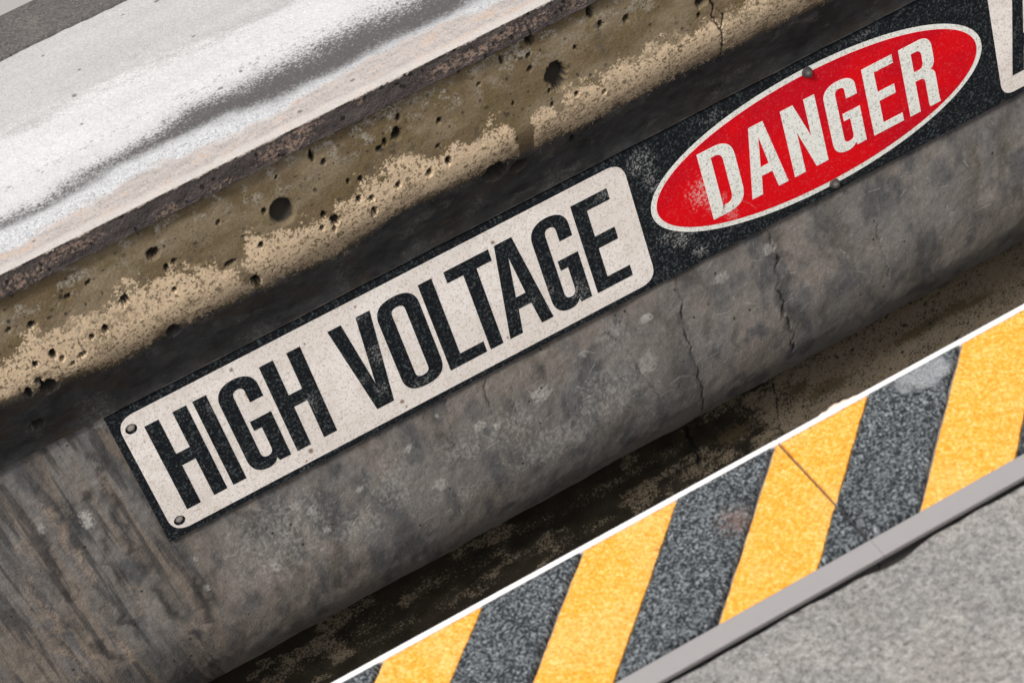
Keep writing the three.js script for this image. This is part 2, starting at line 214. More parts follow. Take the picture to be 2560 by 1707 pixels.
  const prof = (s) => {                                                         // face, slope of 0.986 over z 0.5 -> 0, eased at both ends
    const pt = (q) => q < 0.87 ? [0.5, 3.07 - q] : q < 1.856 ? [0.5 - (q - 0.87) * 0.507, 2.2 - (q - 0.87) * 0.862] : [0, 1.35 - (q - 1.856)];
    let z = 0, y = 0; const R = 0.13; for (let i = -4; i <= 4; i++) { const p = pt(s + i * R / 4); z += p[0] / 9; y += p[1] / 9; }
    if (s < R) { z = 0.5; y = 3.07 - s; }
    const a = pt(s - R / 2), b = pt(s + R / 2), tz = b[0] - a[0], ty = b[1] - a[1], l = Math.hypot(tz, ty); return [z - 0.0, y, -ty / l, tz / l]; };
  const lift = (x, s) => { let d = (fbm(x * 3, s * 5, 221, 3) - 0.5) * 0.014 + (fbm(x * 22, s * 22, 222, 2) - 0.5) * 0.004;
    d -= 0.11 * sh.at('hole', x, s) + 0.03 * sh.at('crack', x, s) + 0.006 * sh.at('ghost', x, s); return d * edgeFade(x) * ss(0, 0.05, s) * (1 - ss(1.8, 1.92, s)); };
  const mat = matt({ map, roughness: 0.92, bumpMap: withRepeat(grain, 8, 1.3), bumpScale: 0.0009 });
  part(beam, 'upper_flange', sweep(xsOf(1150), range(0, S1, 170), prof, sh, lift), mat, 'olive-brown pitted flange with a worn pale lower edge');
}

// web behind the sign, rounding under at its foot
const YW = 1.30, WL = 2.52, RN = 1.8;                                              // straight part from 1.30 to -1.22, then rounding under
{
  const S1 = WL + RN * 1.19, sh = new Sheet(2048, 760, X0, X1, 0, S1), sy = (y) => YW - y, kx = 0.00127, ky = 0.0016;
  const C = (pts) => pts.map(([x, y]) => [x, sy(y)]);
  sh.line('rift', C([[7.78, -0.22], [7.84, -0.63], [7.78, -0.99], [7.82, -1.2], [7.77, -1.39], [7.82, -1.65], [7.83, -1.95]]), 0.016, 0.07, 0.8);
  sh.line('smear', C([[7.8, -0.25], [7.85, -0.6], [7.8, -1.0], [7.78, -1.4]]), 0.09, 0.1, 0.6);
  sh.line('crack', C([[6.82, -0.2], [6.83, -0.59], [6.79, -0.71], [6.78, -1.04], [6.79, -1.38], [6.81, -1.79], [6.82, -2.3]]), 0.010, 0.03, 0.85);
  sh.line('smear', C([[6.79, -0.7], [6.8, -1.8]]), 0.045, 0.05, 0.5);
  for (const q of [[[4.88, -0.26], [4.81, -0.43], [4.79, -0.73]], [[4.46, -0.33], [4.38, -0.55], [4.38, -0.74], [4.38, -0.83]], [[5.06, -0.54], [5.01, -0.65], [5.01, -0.83]], [[6.26, -1.14], [6.33, -1.44], [6.36, -1.62]], [[8.9, -0.9], [8.88, -1.2], [8.93, -1.6]], [[6.05, -0.5], [6.2, -0.8], [6.26, -1.14]]]) sh.line('hair', C(q), 0.009, 0.05, 0.8);
  for (const [x, y, a, b] of [[5.3, -0.78, 70, 45], [4.66, -0.78, 45, 32], [4.81, -0.87, 30, 25], [3.98, -0.62, 30, 25], [4.33, -0.44, 15, 15], [6.46, -0.58, 50, 30], [6.35, -1.06, 70, 60], [5.79, -0.61, 30, 30], [4.12, -1.17, 50, 40], [3.43, -0.78, 30, 20], [1.86, -0.59, 18, 18], [1.83, -0.95, 22, 25], [2.85, -0.59, 40, 35], [2.97, -0.73, 40, 40], [3.01, -1.03, 30, 30], [7.27, -0.57, 50, 35], [7.79, -0.53, 50, 40], [2.46, -1.12, 30, 40], [0.85, 0.5, 25, 35], [1.21, 0.36, 40, 60]]) sh.blob('splat', x, sy(y), a * kx, b * ky, 0.65, 0.35, 0.45 + 0.4 * rnd(), 4);
  for (const [x, y, a, b] of [[4.96, -0.95, 170, 100], [6.11, -0.54, 90, 80], [4.46, -0.9, 130, 80], [3.28, -1.2, 130, 110], [4.31, -1.45, 70, 50], [2.6, -0.8, 300, 200], [5.9, -1.2, 200, 140], [3.7, -0.9, 140, 120], [5.2, -1.4, 260, 90], [1.73, 1.22, 90, 50]]) sh.blob('haze', x, sy(y), a * kx, b * ky, 1.1, 0.8, 0.75, 7);
  for (let i = 0; i < 150; i++) { const x = 2 + rnd() * 8.5, y = -0.35 - rnd() * 1.35, a = rnd() * 6.3, l = 0.04 + rnd() * 0.16; sh.line('scratch', [[x, sy(y)], [x + Math.cos(a) * l, sy(y) + Math.sin(a) * l * 0.5]], 0.0045, 0.02, 0.3 + 0.5 * rnd()); }
  for (const q of [[[0.64, 0.45], [0.61, 0.14]], [[0.97, 0.75], [0.96, 0.37], [0.99, -0.02], [0.97, -0.27]], [[1.17, -0.38], [1.26, -0.67], [1.25, -0.86]], [[0.68, -0.54], [0.71, -0.86], [0.67, -1.23]], [[0.92, -0.6], [0.94, -0.93], [0.94, -1.27]], [[0.49, 0.26], [0.53, -0.24], [0.6, -0.58]], [[1.57, -1.26], [1.63, -1.51]], [[0.43, -0.17], [0.44, -0.56], [0.56, -1.15]]]) sh.line('tan', C(q), 0.055, 0.09, 0.75, 0.9);
  for (const q of [[[1.12, 1.2], [1.1, 0.68], [1.08, 0.06]], [[1.53, 0.98], [1.43, 0.04], [1.41, -0.49], [1.46, -1.06]], [[0.67, -0.5], [0.69, -0.84], [0.85, -1.26]], [[1.06, -0.72], [1.08, -1.03]], [[1.55, -1.38], [1.61, -1.73]], [[0.82, 1.02], [0.79, 0.23], [0.74, -0.3]], [[1.3, 0.6], [1.25, 0], [1.2, -0.4]], [[1.75, -0.7], [1.78, -1.1], [1.7, -1.5]]]) sh.line('run', C(q), 0.05, 0.09, 0.8, 0.9);
  for (let i = 0; i < 160; i++) { const r = 0.004 + 0.011 * rnd() ** 2; sh.blob('fleck', X0 + rnd() * 12, rnd() * 3.1, r, r * 1.2, 0.5, 0.3); }
  const map = sh.texture((x, s, k, c) => {
    const y = YW - s, wx = (fbm(x * 2, s * 2, 331, 3) - 0.5) * 0.5, f = 0.6 * fbm(x * 60, s * 60, 303, 3) + 0.4 * vn(x * 95, s * 95, 302), m = fbm(x * 1.6, s * 1.3, 305, 5), m2 = fbm(x * 6, s * 3, 306, 5), st = fbm((x + wx) * 6, s * 1.4, 307, 5), fib = fbm(x * 48, s * 26, 308, 3), L = sh.layers;
    setC(c, [0.172, 0.158, 0.148]);
    mixTo(c, [0.205, 0.180, 0.160], ss(0.42, 0.66, m)); mixTo(c, [0.088, 0.088, 0.092], ss(0.46, 0.72, m2) * 0.85);
    mixTo(c, [0.085, 0.074, 0.062], ss(0.54, 0.80, st) * 0.55); mixTo(c, [0.22, 0.205, 0.193], ss(0.44, 0.28, st) * 0.3);
    const left = 1 - ss(1.6, 2.3, x + (m - 0.5) * 0.8);                           // streaked clay-coloured runs beyond the end of the sign
    if (left > 0) { const sk = fbm(x * 9 - s * 0.6, s * 0.9, 311, 5), sk2 = fbm(x * 20 - s * 1.2, s * 1.8, 312, 4);
      mixTo(c, [0.20, 0.163, 0.132], left * ss(0.42, 0.62, sk) * 0.7); mixTo(c, [0.052, 0.050, 0.050], left * ss(0.52, 0.72, sk2) * 0.75); mixTo(c, [0.075, 0.072, 0.072], left * ss(0.48, 0.70, fbm(x * 5 - s * 0.4, s * 0.7, 313, 5)) * 0.75); }
    mixTo(c, [0.31, 0.29, 0.27], L.haze[k] * ss(0.40, 0.66, fib) * 0.7); mixTo(c, [0.26, 0.25, 0.238], L.haze[k] * 0.4);
    mixTo(c, [0.26, 0.205, 0.16], L.tan[k] * ss(0.35, 0.6, m2 * 0.5 + f * 0.5)); mixTo(c, [0.035, 0.033, 0.034], Math.max(L.run[k] * ss(0.3, 0.55, st * 0.5 + f * 0.5), L.smear[k] * 0.8));
    mixTo(c, [0.42, 0.40, 0.375], L.splat[k] * ss(0.0, 0.6, f) * 0.8); mixTo(c, [0.40, 0.38, 0.36], L.scratch[k] * 0.8);
    scaleC(c, 0.58 + 0.48 * f + 0.36 * fib);
    mixTo(c, [0.018, 0.016, 0.015], Math.max(L.crack[k], L.rift[k] * 0.9, L.hair[k] * 0.6, L.fleck[k] * 0.8));
  });
  const prof = (s) => { if (s < WL) return [-0.0, YW - s, 1, 0]; const a = (s - WL) / RN; return [-RN + RN * Math.cos(a), YW - WL - RN * Math.sin(a), Math.cos(a), -Math.sin(a)]; };
  const lift = (x, s) => edgeFade(x) * ss(0, 0.08, s) * ((fbm(x * 2.4, s * 2.4, 321, 4) - 0.5) * 0.035 + (fbm(x * 16, s * 10, 322, 2) - 0.5) * 0.008 - 0.015 * sh.at('crack', x, s) - 0.02 * sh.at('rift', x, s) - 0.01 * sh.at('hair', x, s) + 0.006 * sh.at('splat', x, s)) - 0.05;
  const mat = matt({ map, roughness: 0.82, bumpMap: withRepeat(grain, 8, 2.5), bumpScale: 0.001 });
  part(beam, 'web', sweep(xsOf(760), [...range(0, WL, 210), ...range(WL, S1, 56).slice(1)], prof, sh, lift), mat, 'grey streaked web with scuffs and cracks');
}

// lower flange, set back under the foot of the web
{
  const S1 = 3.4, sh = new Sheet(2048, 640, X0, X1, 0, S1), Y0 = -2.82, ZL = -1.1;
  const yl = (y) => Y0 - y + 0.82, C = (pts) => pts.map(([x, y]) => [x, yl(y)]);
  sh.line('crack', C([[7.9, -2.25], [7.86, -2.51], [7.83, -2.9]]), 0.008, 0.03, 1);
  sh.line('crack', C([[6.83, -2.2], [6.88, -2.52], [6.88, -2.9]]), 0.022, 0.03, 1);
  for (const [x, y, a, b] of [[5.84, -2.4, 0.5, 0.07], [5.01, -2.4, 0.25, 0.10], [4.39, -2.47, 0.3, 0.10], [3.69, -2.43, 0.35, 0.10], [3.01, -2.5, 0.35, 0.12], [4.11, -2.78, 0.35, 0.1], [3.24, -2.74, 0.35, 0.1], [5.3, -2.8, 0.3, 0.08], [5.64, -2.82, 0.25, 0.06], [6.5, -2.4, 0.3, 0.08], [2.3, -2.5, 0.5, 0.14]]) sh.blob('patch', x, yl(y), a, b, 1.2, 0.9, 1, 9);
  for (const [x, y, a, b] of [[8.48, -2.67, 0.28, 0.1], [10.06, -2.54, 0.2, 0.08], [9.54, -2.57, 0.28, 0.07], [8.12, -2.48, 0.12, 0.08], [10.35, -2.6, 0.2, 0.05], [9.75, -2.54, 0.14, 0.06], [7.3, -2.6, 0.2, 0.1]]) sh.blob('brown', x, yl(y), a, b, 1.1, 0.35, 1, 8);
  for (let i = 0; i < 260; i++) { const r = 0.005 + 0.02 * rnd() ** 2; sh.blob('fleck', X0 + rnd() * 12, 0.1 + rnd() * 1.2, r, r, 0.6, 0.3); }
  const map = sh.texture((x, s, k, c) => {
    const f = 0.5 * fbm(x * 55, s * 55, 403, 3) + 0.5 * vn(x * 95, s * 95, 402), m = fbm(x * 5, s * 7, 405, 5), L = sh.layers;
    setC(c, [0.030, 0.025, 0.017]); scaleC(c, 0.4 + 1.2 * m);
    const right = ss(6.5, 8.2, x + (m - 0.5) * 1.5);
    const cov = Math.max(right * 1.25, L.patch[k] * 0.75, ss(0.46, 0.66, fbm(x * 2.6, s * 4.5, 409, 5)) * 1.0, 0.15);
    mixTo(c, [0.215, 0.176, 0.126], ss(0.62, 0.86, cov * 0.33 + f * 0.62 + m * 0.22));
    mixTo(c, [0.085, 0.066, 0.036], L.brown[k] * ss(0.3, 0.5, f + m * 0.3) * 0.9);
    mixTo(c, [0.015, 0.013, 0.012], Math.max(L.crack[k], L.fleck[k] * 0.85));
  });
  const mat = matt({ map, roughness: 0.93, bumpMap: withRepeat(grain, 8, 2.5), bumpScale: 0.002 });
  const prof = (s) => [ZL, Y0 - s, 1, 0];
  part(beam, 'lower_flange', sweep(xsOf(600), [...range(0, 1.3, 80), 1.6, 2.2, S1 - 0.55], prof, sh, (x, s) => edgeFade(x) * ((fbm(x * 3, s * 3, 421, 3) - 0.5) * 0.03 - 0.03 * sh.at('crack', x, s))), mat, 'dark lower flange with patches of pale bare cement');
  // unseen back and underside close the beam
  const back = new THREE.MeshStandardMaterial({ color: new THREE.Color().setRGB(0.13, 0.12, 0.11), roughness: 0.95, bumpMap: withRepeat(grain, 60, 6), bumpScale: 0.002 });
  const b1 = new THREE.BoxGeometry(44 * U, 8.8 * U, 2.0 * U); b1.translate(8 * U, (YT - 0.05 - 8.8 / 2) * U, (ZF + 1.0) * U);
  part(beam, 'core', b1, back);
}

// ---------------------------------------------------------------- sign on the web
const sign = thing('warning_sign', 'long black warning sign with red DANGER oval and white HIGH VOLTAGE panel', 'sign');
{
  const SX0 = 1.6, SX1 = 15.6, SY0 = -0.3, SY1 = 1.3;
  const sh = new Sheet(2048, 256, SX0, 10.9, SY0, SY1);
  // grey dried splashes on the paint
  for (const [x, y, a, b, v] of [[6.80, 1.08, 0.11, 0.10, 0.7], [6.86, 0.86, 0.05, 0.14, 0.6], [6.95, 0.74, 0.08, 0.05, 0.6], [6.85, 0.2, 0.07, 0.06, 0.6], [6.98, 0.1, 0.10, 0.08, 0.8], [7.12, -0.12, 0.07, 0.05, 0.8], [5.93, 0.13, 0.07, 0.10, 0.55], [5.43, 0.24, 0.10, 0.05, 0.45], [4.03, 0.53, 0.07, 0.09, 0.5], [3.95, 0.18, 0.06, 0.05, 0.5], [4.25, 0.02, 0.10, 0.05, 0.4], [6.40, 0.94, 0.06, 0.05, 0.45], [4.0, 0.97, 0.05, 0.03, 0.5], [3.83, 0.38, 0.04, 0.05, 0.4], [2.57, 0.86, 0.05, 0.08, 0.3], [3.35, 0.42, 0.05, 0.1, 0.3], [5.68, 0.28, 0.04, 0.06, 0.4], [7.55, 1.15, 0.09, 0.05, 0.35], [9.1, 1.19, 0.1, 0.03, 0.3]]) sh.blob('splash', x, y, a, b, 1.1, 0.55, v, 8);
  for (const [x, y, a, b, v] of [[7.27, 0.47, 0.10, 0.12, 0.8], [7.36, 0.30, 0.06, 0.07, 0.6], [7.5, 0.12, 0.05, 0.10, 0.6], [7.47, 0.31, 0.03, 0.04, 0.5]]) sh.blob('bare', x, y, a, b, 1.1, 0.5, v, 8);
  sh.line('bare', [[7.62, 0.2], [7.74, 0.02]], 0.006, 0.01, 0.7); sh.line('splash', [[7.05, 0.12], [7.18, 0.1]], 0.008, 0.02, 0.7); sh.line('splash', [[7.03, 0.06], [7.15, -0.03]], 0.008, 0.02, 0.7); sh.line('splash', [[7.46, -0.02], [7.45, -0.1], [7.4, -0.14]], 0.01, 0.02, 0.6);
  for (const [x, y, r] of [[2.85, 1.11, 0.018], [3.17, -0.07, 0.02], [4.08, -0.06, 0.018], [5.33, 1.04, 0.016], [5.17, 0.03, 0.01], [2.89, 0.8, 0.025], [2.9, 0.74, 0.02], [3.1, -0.15, 0.01], [4.1, -0.13, 0.01], [3.5, 1.0, 0.008], [4.02, 1.1, 0.01]]) sh.blob('rust', x, y, r, r * 1.2, 0.7, 0.4, 0.9, 5);
  sh.line('rust', [[7.46, 0.22], [7.44, 0.17], [7.41, 0.15]], 0.012, 0.02, 0.9);
  const black = sh.texture((x, y, k, c) => { const f = vn(x * 75, y * 75, 501), g = vn(x * 140, y * 140, 502), m = fbm(x * 3, y * 3, 503, 3);
    setC(c, [0.008, 0.010, 0.012]); mixTo(c, [0.085, 0.096, 0.10], ss(0.52, 0.98, f * 0.65 + g * 0.42) * (0.5 + m * 0.8)); mixTo(c, [0.34, 0.34, 0.33], sh.layers.splash[k] * ss(0.35, 0.75, f * 0.5 + g * 0.5)); });
  const white = sh.texture((x, y, k, c) => { const f = vn(x * 70, y * 70, 511), g = vn(x * 130, y * 130, 512), m = fbm(x * 2.4, y * 3, 513, 4);
    setC(c, [0.76, 0.70, 0.655]); mixTo(c, [0.82, 0.765, 0.725], ss(0.4, 0.65, m)); mixTo(c, [0.46, 0.39, 0.33], ss(0.52, 1.0, f * 0.5 + g * 0.6) * 0.85); mixTo(c, [0.6, 0.53, 0.46], ss(0.55, 0.75, fbm(x * 9, y * 9, 514, 4)) * 0.3); mixTo(c, [0.16, 0.07, 0.03], sh.layers.rust[k] * 0.9); });
  const cream = sh.texture((x, y, k, c) => { const f = vn(x * 70, y * 70, 521), g = vn(x * 130, y * 130, 522); setC(c, [0.78, 0.78, 0.735]); mixTo(c, [0.33, 0.32, 0.27], ss(0.54, 1.0, f * 0.5 + g * 0.6) * 0.9); mixTo(c, [0.22, 0.15, 0.05], sh.layers.rust[k] * 0.9); });
  const red = sh.texture((x, y, k, c) => { const f = vn(x * 70, y * 70, 531), g = vn(x * 130, y * 130, 532), m = fbm(x * 2, y * 2.5, 533, 4); setC(c, [0.68, 0.003, 0.008]); mixTo(c, [0.50, 0.004, 0.014], ss(0.4, 0.7, m) * 0.8); mixTo(c, [0.62, 0.07, 0.08], ss(0.62, 1.0, f * 0.6 + g * 0.5) * 0.6); mixTo(c, [0.68, 0.42, 0.40], sh.layers.bare[k] * ss(0.3, 0.65, f * 0.5 + g * 0.5) * 0.9); });
  const bump = withRepeat(grain, 14, 2.4);
  const M = (map, r) => matt({ map, roughness: r, bumpMap: bump, bumpScale: 0.0006 }, 0.2);
  const mBlack = M(black, 0.62), mWhite = M(white, 0.68), mCream = M(cream, 0.68), mRed = M(red, 0.6);
  const wrapUV = (g) => { const p = g.attributes.position, u = new Float32Array(p.count * 2); for (let i = 0; i < p.count; i++) { const t = sh.uv(p.getX(i) / U, p.getY(i) / U); u[i * 2] = t[0]; u[i * 2 + 1] = t[1]; } g.setAttribute('uv', new THREE.BufferAttribute(u, 2)); return g; };
  // shape in sign units -> thin solid between depths z0 and z1
  const solid = (shape, z0, z1, seg = 24) => { const g = new THREE.ExtrudeGeometry(shape, { depth: (z1 - z0), bevelEnabled: false, curveSegments: seg }); g.translate(0, 0, z0); g.scale(U, U, U); return wrapUV(g); };
  const poly = (pts, holes = []) => { const s = new THREE.Shape(pts.map((p) => new THREE.Vector2(...p))); for (const h of holes) s.holes.push(new THREE.Path(h.map((p) => new THREE.Vector2(...p)))); return s; };
  const circ = (x, y, r) => { const p = new THREE.Path(); p.absarc(x, y, r, 0, Math.PI * 2, true); return p; };
  const rrect = (P, x0, y0, x1, y1, r) => { P.moveTo(x0 + r, y0); P.lineTo(x1 - r, y0); P.quadraticCurveTo(x1, y0, x1, y0 + r); P.lineTo(x1, y1 - r); P.quadraticCurveTo(x1, y1, x1 - r, y1); P.lineTo(x0 + r, y1); P.quadraticCurveTo(x0, y1, x0, y1 - r); P.lineTo(x0, y0 + r); P.quadraticCurveTo(x0, y0, x0 + r, y0); return P; };
  const bolts = [[1.893, 1.039], [1.894, -0.074]], TH = -0.048;
  const plate = poly([[1.732, -0.238], [15.3, -0.238], [15.3, 1.236], [1.732, 1.236]]); for (const [x, y] of bolts) plate.holes.push(circ(x, y, 0.05));
  part(sign, 'back_plate', solid(plate, TH, 0), mBlack, 'black backing plate of the sign');
  const d1 = 0.0025, d2 = 0.005, d3 = 0.0075;                                    // layers of enamel, under half a millimetre each
  const p1 = rrect(new THREE.Shape(), 1.803, -0.177, 6.648, 1.178, 0.17); for (const [x, y] of bolts) p1.holes.push(circ(x, y, 0.052));
  const panel = part(sign, 'white_panel', solid(p1, d1 * 0.2, d1), mWhite, 'white panel reading HIGH VOLTAGE');
  const p3 = part(sign, 'white_panel', solid(rrect(new THREE.Shape(), 10.387, -0.18, 15.2, 1.178, 0.14), d1 * 0.2, d1), mWhite, 'white panel beginning with a letter A');
  const ell = (a, b) => { const s = new THREE.Shape(); s.absellipse(8.515, 0.503, a, b, 0, Math.PI * 2); return s; };
  const oval = part(sign, 'oval_border', solid(ell(1.74, 0.662), d1 * 0.2, d1, 120), mCream);
  part(oval, 'red_oval', solid(ell(1.684, 0.606), d1 * 1.2, d2, 120), mRed);
  const put = (parent, shape, m, z0, z1) => part(parent, 'letter', solid(shape, z0, z1, 14), m);
  const B = (s) => put(panel, s, mBlack, d1 * 1.2, d2), R = (s) => put(oval, s, mCream, d2 * 1.1, d3);
  const H = (x) => poly([[x, 0], [x + 0.132, 0], [x + 0.132, 0.453], [x + 0.26, 0.453], [x + 0.26, 0], [x + 0.388, 0], [x + 0.388, 1], [x + 0.26, 1], [x + 0.26, 0.59], [x + 0.132, 0.59], [x + 0.132, 1], [x, 1]]);
  const G = (x, y, sx, sy) => { const s = new THREE.Shape(), p = (a, b) => [x + a * sx, y + b * sy];      // x from 0 to 0.37, y from 0 to 1
    s.moveTo(...p(0.366, 0.716)); s.lineTo(...p(0.366, 0.84)); s.bezierCurveTo(...p(0.366, 0.96), ...p(0.29, 1.013), ...p(0.186, 1.013)); s.bezierCurveTo(...p(0.08, 1.013), ...p(0, 0.955), ...p(0, 0.83));
    s.lineTo(...p(0, 0.17)); s.bezierCurveTo(...p(0, 0.05), ...p(0.06, -0.013), ...p(0.15, -0.013)); s.bezierCurveTo(...p(0.2, -0.013), ...p(0.235, 0.015), ...p(0.251, 0.05)); s.lineTo(...p(0.26, 0.003)); s.lineTo(...p(0.369, 0.003)); s.lineTo(...p(0.369, 0.528)); s.lineTo(...p(0.167, 0.528)); s.lineTo(...p(0.167, 0.42)); s.lineTo(...p(0.24, 0.42));
    s.lineTo(...p(0.24, 0.18)); s.bezierCurveTo(...p(0.24, 0.13), ...p(0.22, 0.108), ...p(0.186, 0.108)); s.bezierCurveTo(...p(0.15, 0.108), ...p(0.132, 0.13), ...p(0.132, 0.18)); s.lineTo(...p(0.132, 0.83)); s.bezierCurveTo(...p(0.132, 0.88), ...p(0.152, 0.9), ...p(0.188, 0.9)); s.bezierCurveTo(...p(0.222, 0.9), ...p(0.24, 0.88), ...p(0.24, 0.83)); s.lineTo(...p(0.24, 0.716)); s.closePath(); return s; };
  const A = (x, y, sx, sy) => { const p = (a, b) => [x + a * sx, y + b * sy]; return poly([p(0, 0), p(0.127, 0), p(0.163, 0.258), p(0.290, 0.258), p(0.322, 0), p(0.440, 0), p(0.312, 1), p(0.142, 1)].map((q) => q), [[p(0.174, 0.388), p(0.228, 0.82), p(0.270, 0.388)]]); };
  const E = (x, y, sx, sy) => poly([[0, 0], [0.361, 0], [0.361, 0.119], [0.132, 0.119], [0.132, 0.448], [0.33, 0.448], [0.33, 0.582], [0.132, 0.582], [0.132, 0.876], [0.362, 0.876], [0.362, 0.998], [0, 0.998]].map(([a, b]) => [x + a * sx, y + b * sy]));
  B(H(1.995)); B(poly([[2.441, 0], [2.568, 0], [2.568, 1], [2.441, 1]])); B(G(2.635, 0, 1, 1)); B(H(3.066));
  B(poly([[3.852, 0], [4.018, 0], [4.12, 1], [3.985, 1], [3.926, 0.262], [3.844, 1], [3.716, 1]].map(([a, b]) => [a, b])));
  { const o = rrect(new THREE.Shape(), 4.15, -0.013, 4.545, 1.013, 0.19), i = rrect(new THREE.Path(), 4.283, 0.102, 4.412, 0.9, 0.065); o.holes.push(i); B(o); }
  B(poly([[4.586, 0], [4.952, 0], [4.952, 0.122], [4.718, 0.122], [4.718, 1], [4.586, 1]]));
  B(poly([[4.99, 0], [5.118, 0], [5.118, 0.873], [5.27, 0.873], [5.27, 0.998], [4.834, 0.998], [4.834, 0.873], [4.99, 0.873]]));
  B(A(5.188, 0, 1, 1)); B(G(5.657, 0, 1, 1)); B(E(6.084, 0, 1, 1));
  // DANGER, three quarters as tall
  const dy = 0.129, dh = 0.739;
  { const s = new THREE.Shape(); s.moveTo(7.322, dy); s.lineTo(7.48, dy); s.bezierCurveTo(7.61, dy, 7.672, dy + 0.06, 7.672, dy + 0.2); s.lineTo(7.672, dy + dh - 0.2); s.bezierCurveTo(7.672, dy + dh - 0.06, 7.61, dy + dh, 7.48, dy + dh); s.lineTo(7.322, dy + dh); s.closePath();
    const h = new THREE.Path(); h.moveTo(7.443, dy + 0.096); h.lineTo(7.443, dy + dh - 0.1); h.lineTo(7.485, dy + dh - 0.1); h.quadraticCurveTo(7.552, dy + dh - 0.1, 7.552, dy + dh - 0.19); h.lineTo(7.552, dy + 0.19); h.quadraticCurveTo(7.552, dy + 0.096, 7.485, dy + 0.096); h.closePath(); s.holes.push(h); R(s); }
  R(A(7.729, dy, 0.867, dh)); R(poly([[8.180, dy], [8.294, dy], [8.294, 0.575], [8.41, dy], [8.536, dy], [8.536, 0.868], [8.423, 0.868], [8.423, 0.468], [8.311, 0.868], [8.180, 0.868]]));
  R(G(8.612, dy, 0.908, dh)); R(E(9.029, dy, 0.885, dh));
  { const s = new THREE.Shape(), x = 9.42; s.moveTo(x, dy); s.lineTo(x + 0.112, dy); s.lineTo(x + 0.112, 0.462); s.lineTo(x + 0.16, 0.462); s.quadraticCurveTo(x + 0.211, 0.462, x + 0.211, 0.40); s.lineTo(x + 0.211, dy + 0.02); s.lineTo(x + 0.219, dy); s.lineTo(x + 0.331, dy); s.lineTo(x + 0.325, dy + 0.04); s.lineTo(x + 0.325, 0.43); s.quadraticCurveTo(x + 0.325, 0.495, x + 0.28, 0.51); s.quadraticCurveTo(x + 0.334, 0.54, x + 0.334, 0.62); s.lineTo(x + 0.334, 0.73); s.quadraticCurveTo(x + 0.334, 0.868, x + 0.21, 0.868); s.lineTo(x, 0.868); s.closePath();
    const h = new THREE.Path(); h.moveTo(x + 0.115, 0.563); h.lineTo(x + 0.115, 0.765); h.lineTo(x + 0.165, 0.765); h.quadraticCurveTo(x + 0.218, 0.765, x + 0.218, 0.70); h.lineTo(x + 0.218, 0.63); h.quadraticCurveTo(x + 0.218, 0.563, x + 0.165, 0.563); h.closePath(); s.holes.push(h); R(s); }
  put(p3, A(10.52, -0.005, 1, 1), mBlack, d1 * 1.2, d2);
  // fixings: two sunk in holes, two standing proud
  const steelDark = new THREE.MeshStandardMaterial({ color: new THREE.Color().setRGB(0.085, 0.082, 0.078), roughness: 0.6, metalness: 0.4 });
  const steel = new THREE.MeshStandardMaterial({ color: new THREE.Color().setRGB(0.36, 0.32, 0.30), roughness: 0.6, metalness: 0.2, bumpMap: withRepeat(grain, 0.3, 0.3), bumpScale: 0.0004 });
  const dome = (r, h) => { const g = new THREE.LatheGeometry([[0, h], [r * 0.4, h * 0.98], [r * 0.72, h * 0.84], [r * 0.93, h * 0.5], [r, h * 0.12], [r, 0]].map(([a, b]) => new THREE.Vector2(a * U, b * U)), 24); g.rotateX(Math.PI / 2); return g; };
  for (const [x, y] of bolts) { const b = part(sign, 'bolt', dome(0.042, 0.02), steel, 'bolt sunk in a hole of the sign'); b.position.set(x * U, y * U, -0.03 * U); }
  for (const [x, y] of [[8.516, 1.123], [8.541, -0.149]]) {
    const n = part(sign, 'bolt', dome(0.036, 0.05), steelDark, 'bolt standing proud of the sign'); n.position.set(x * U, y * U, 0.022 * U);
    const w = new THREE.CylinderGeometry(0.047 * U, 0.05 * U, 0.022 * U, 20); w.rotateX(Math.PI / 2); const wm = part(n, 'washer', w, steelDark); wm.position.z = -0.008 * U;
  }
}

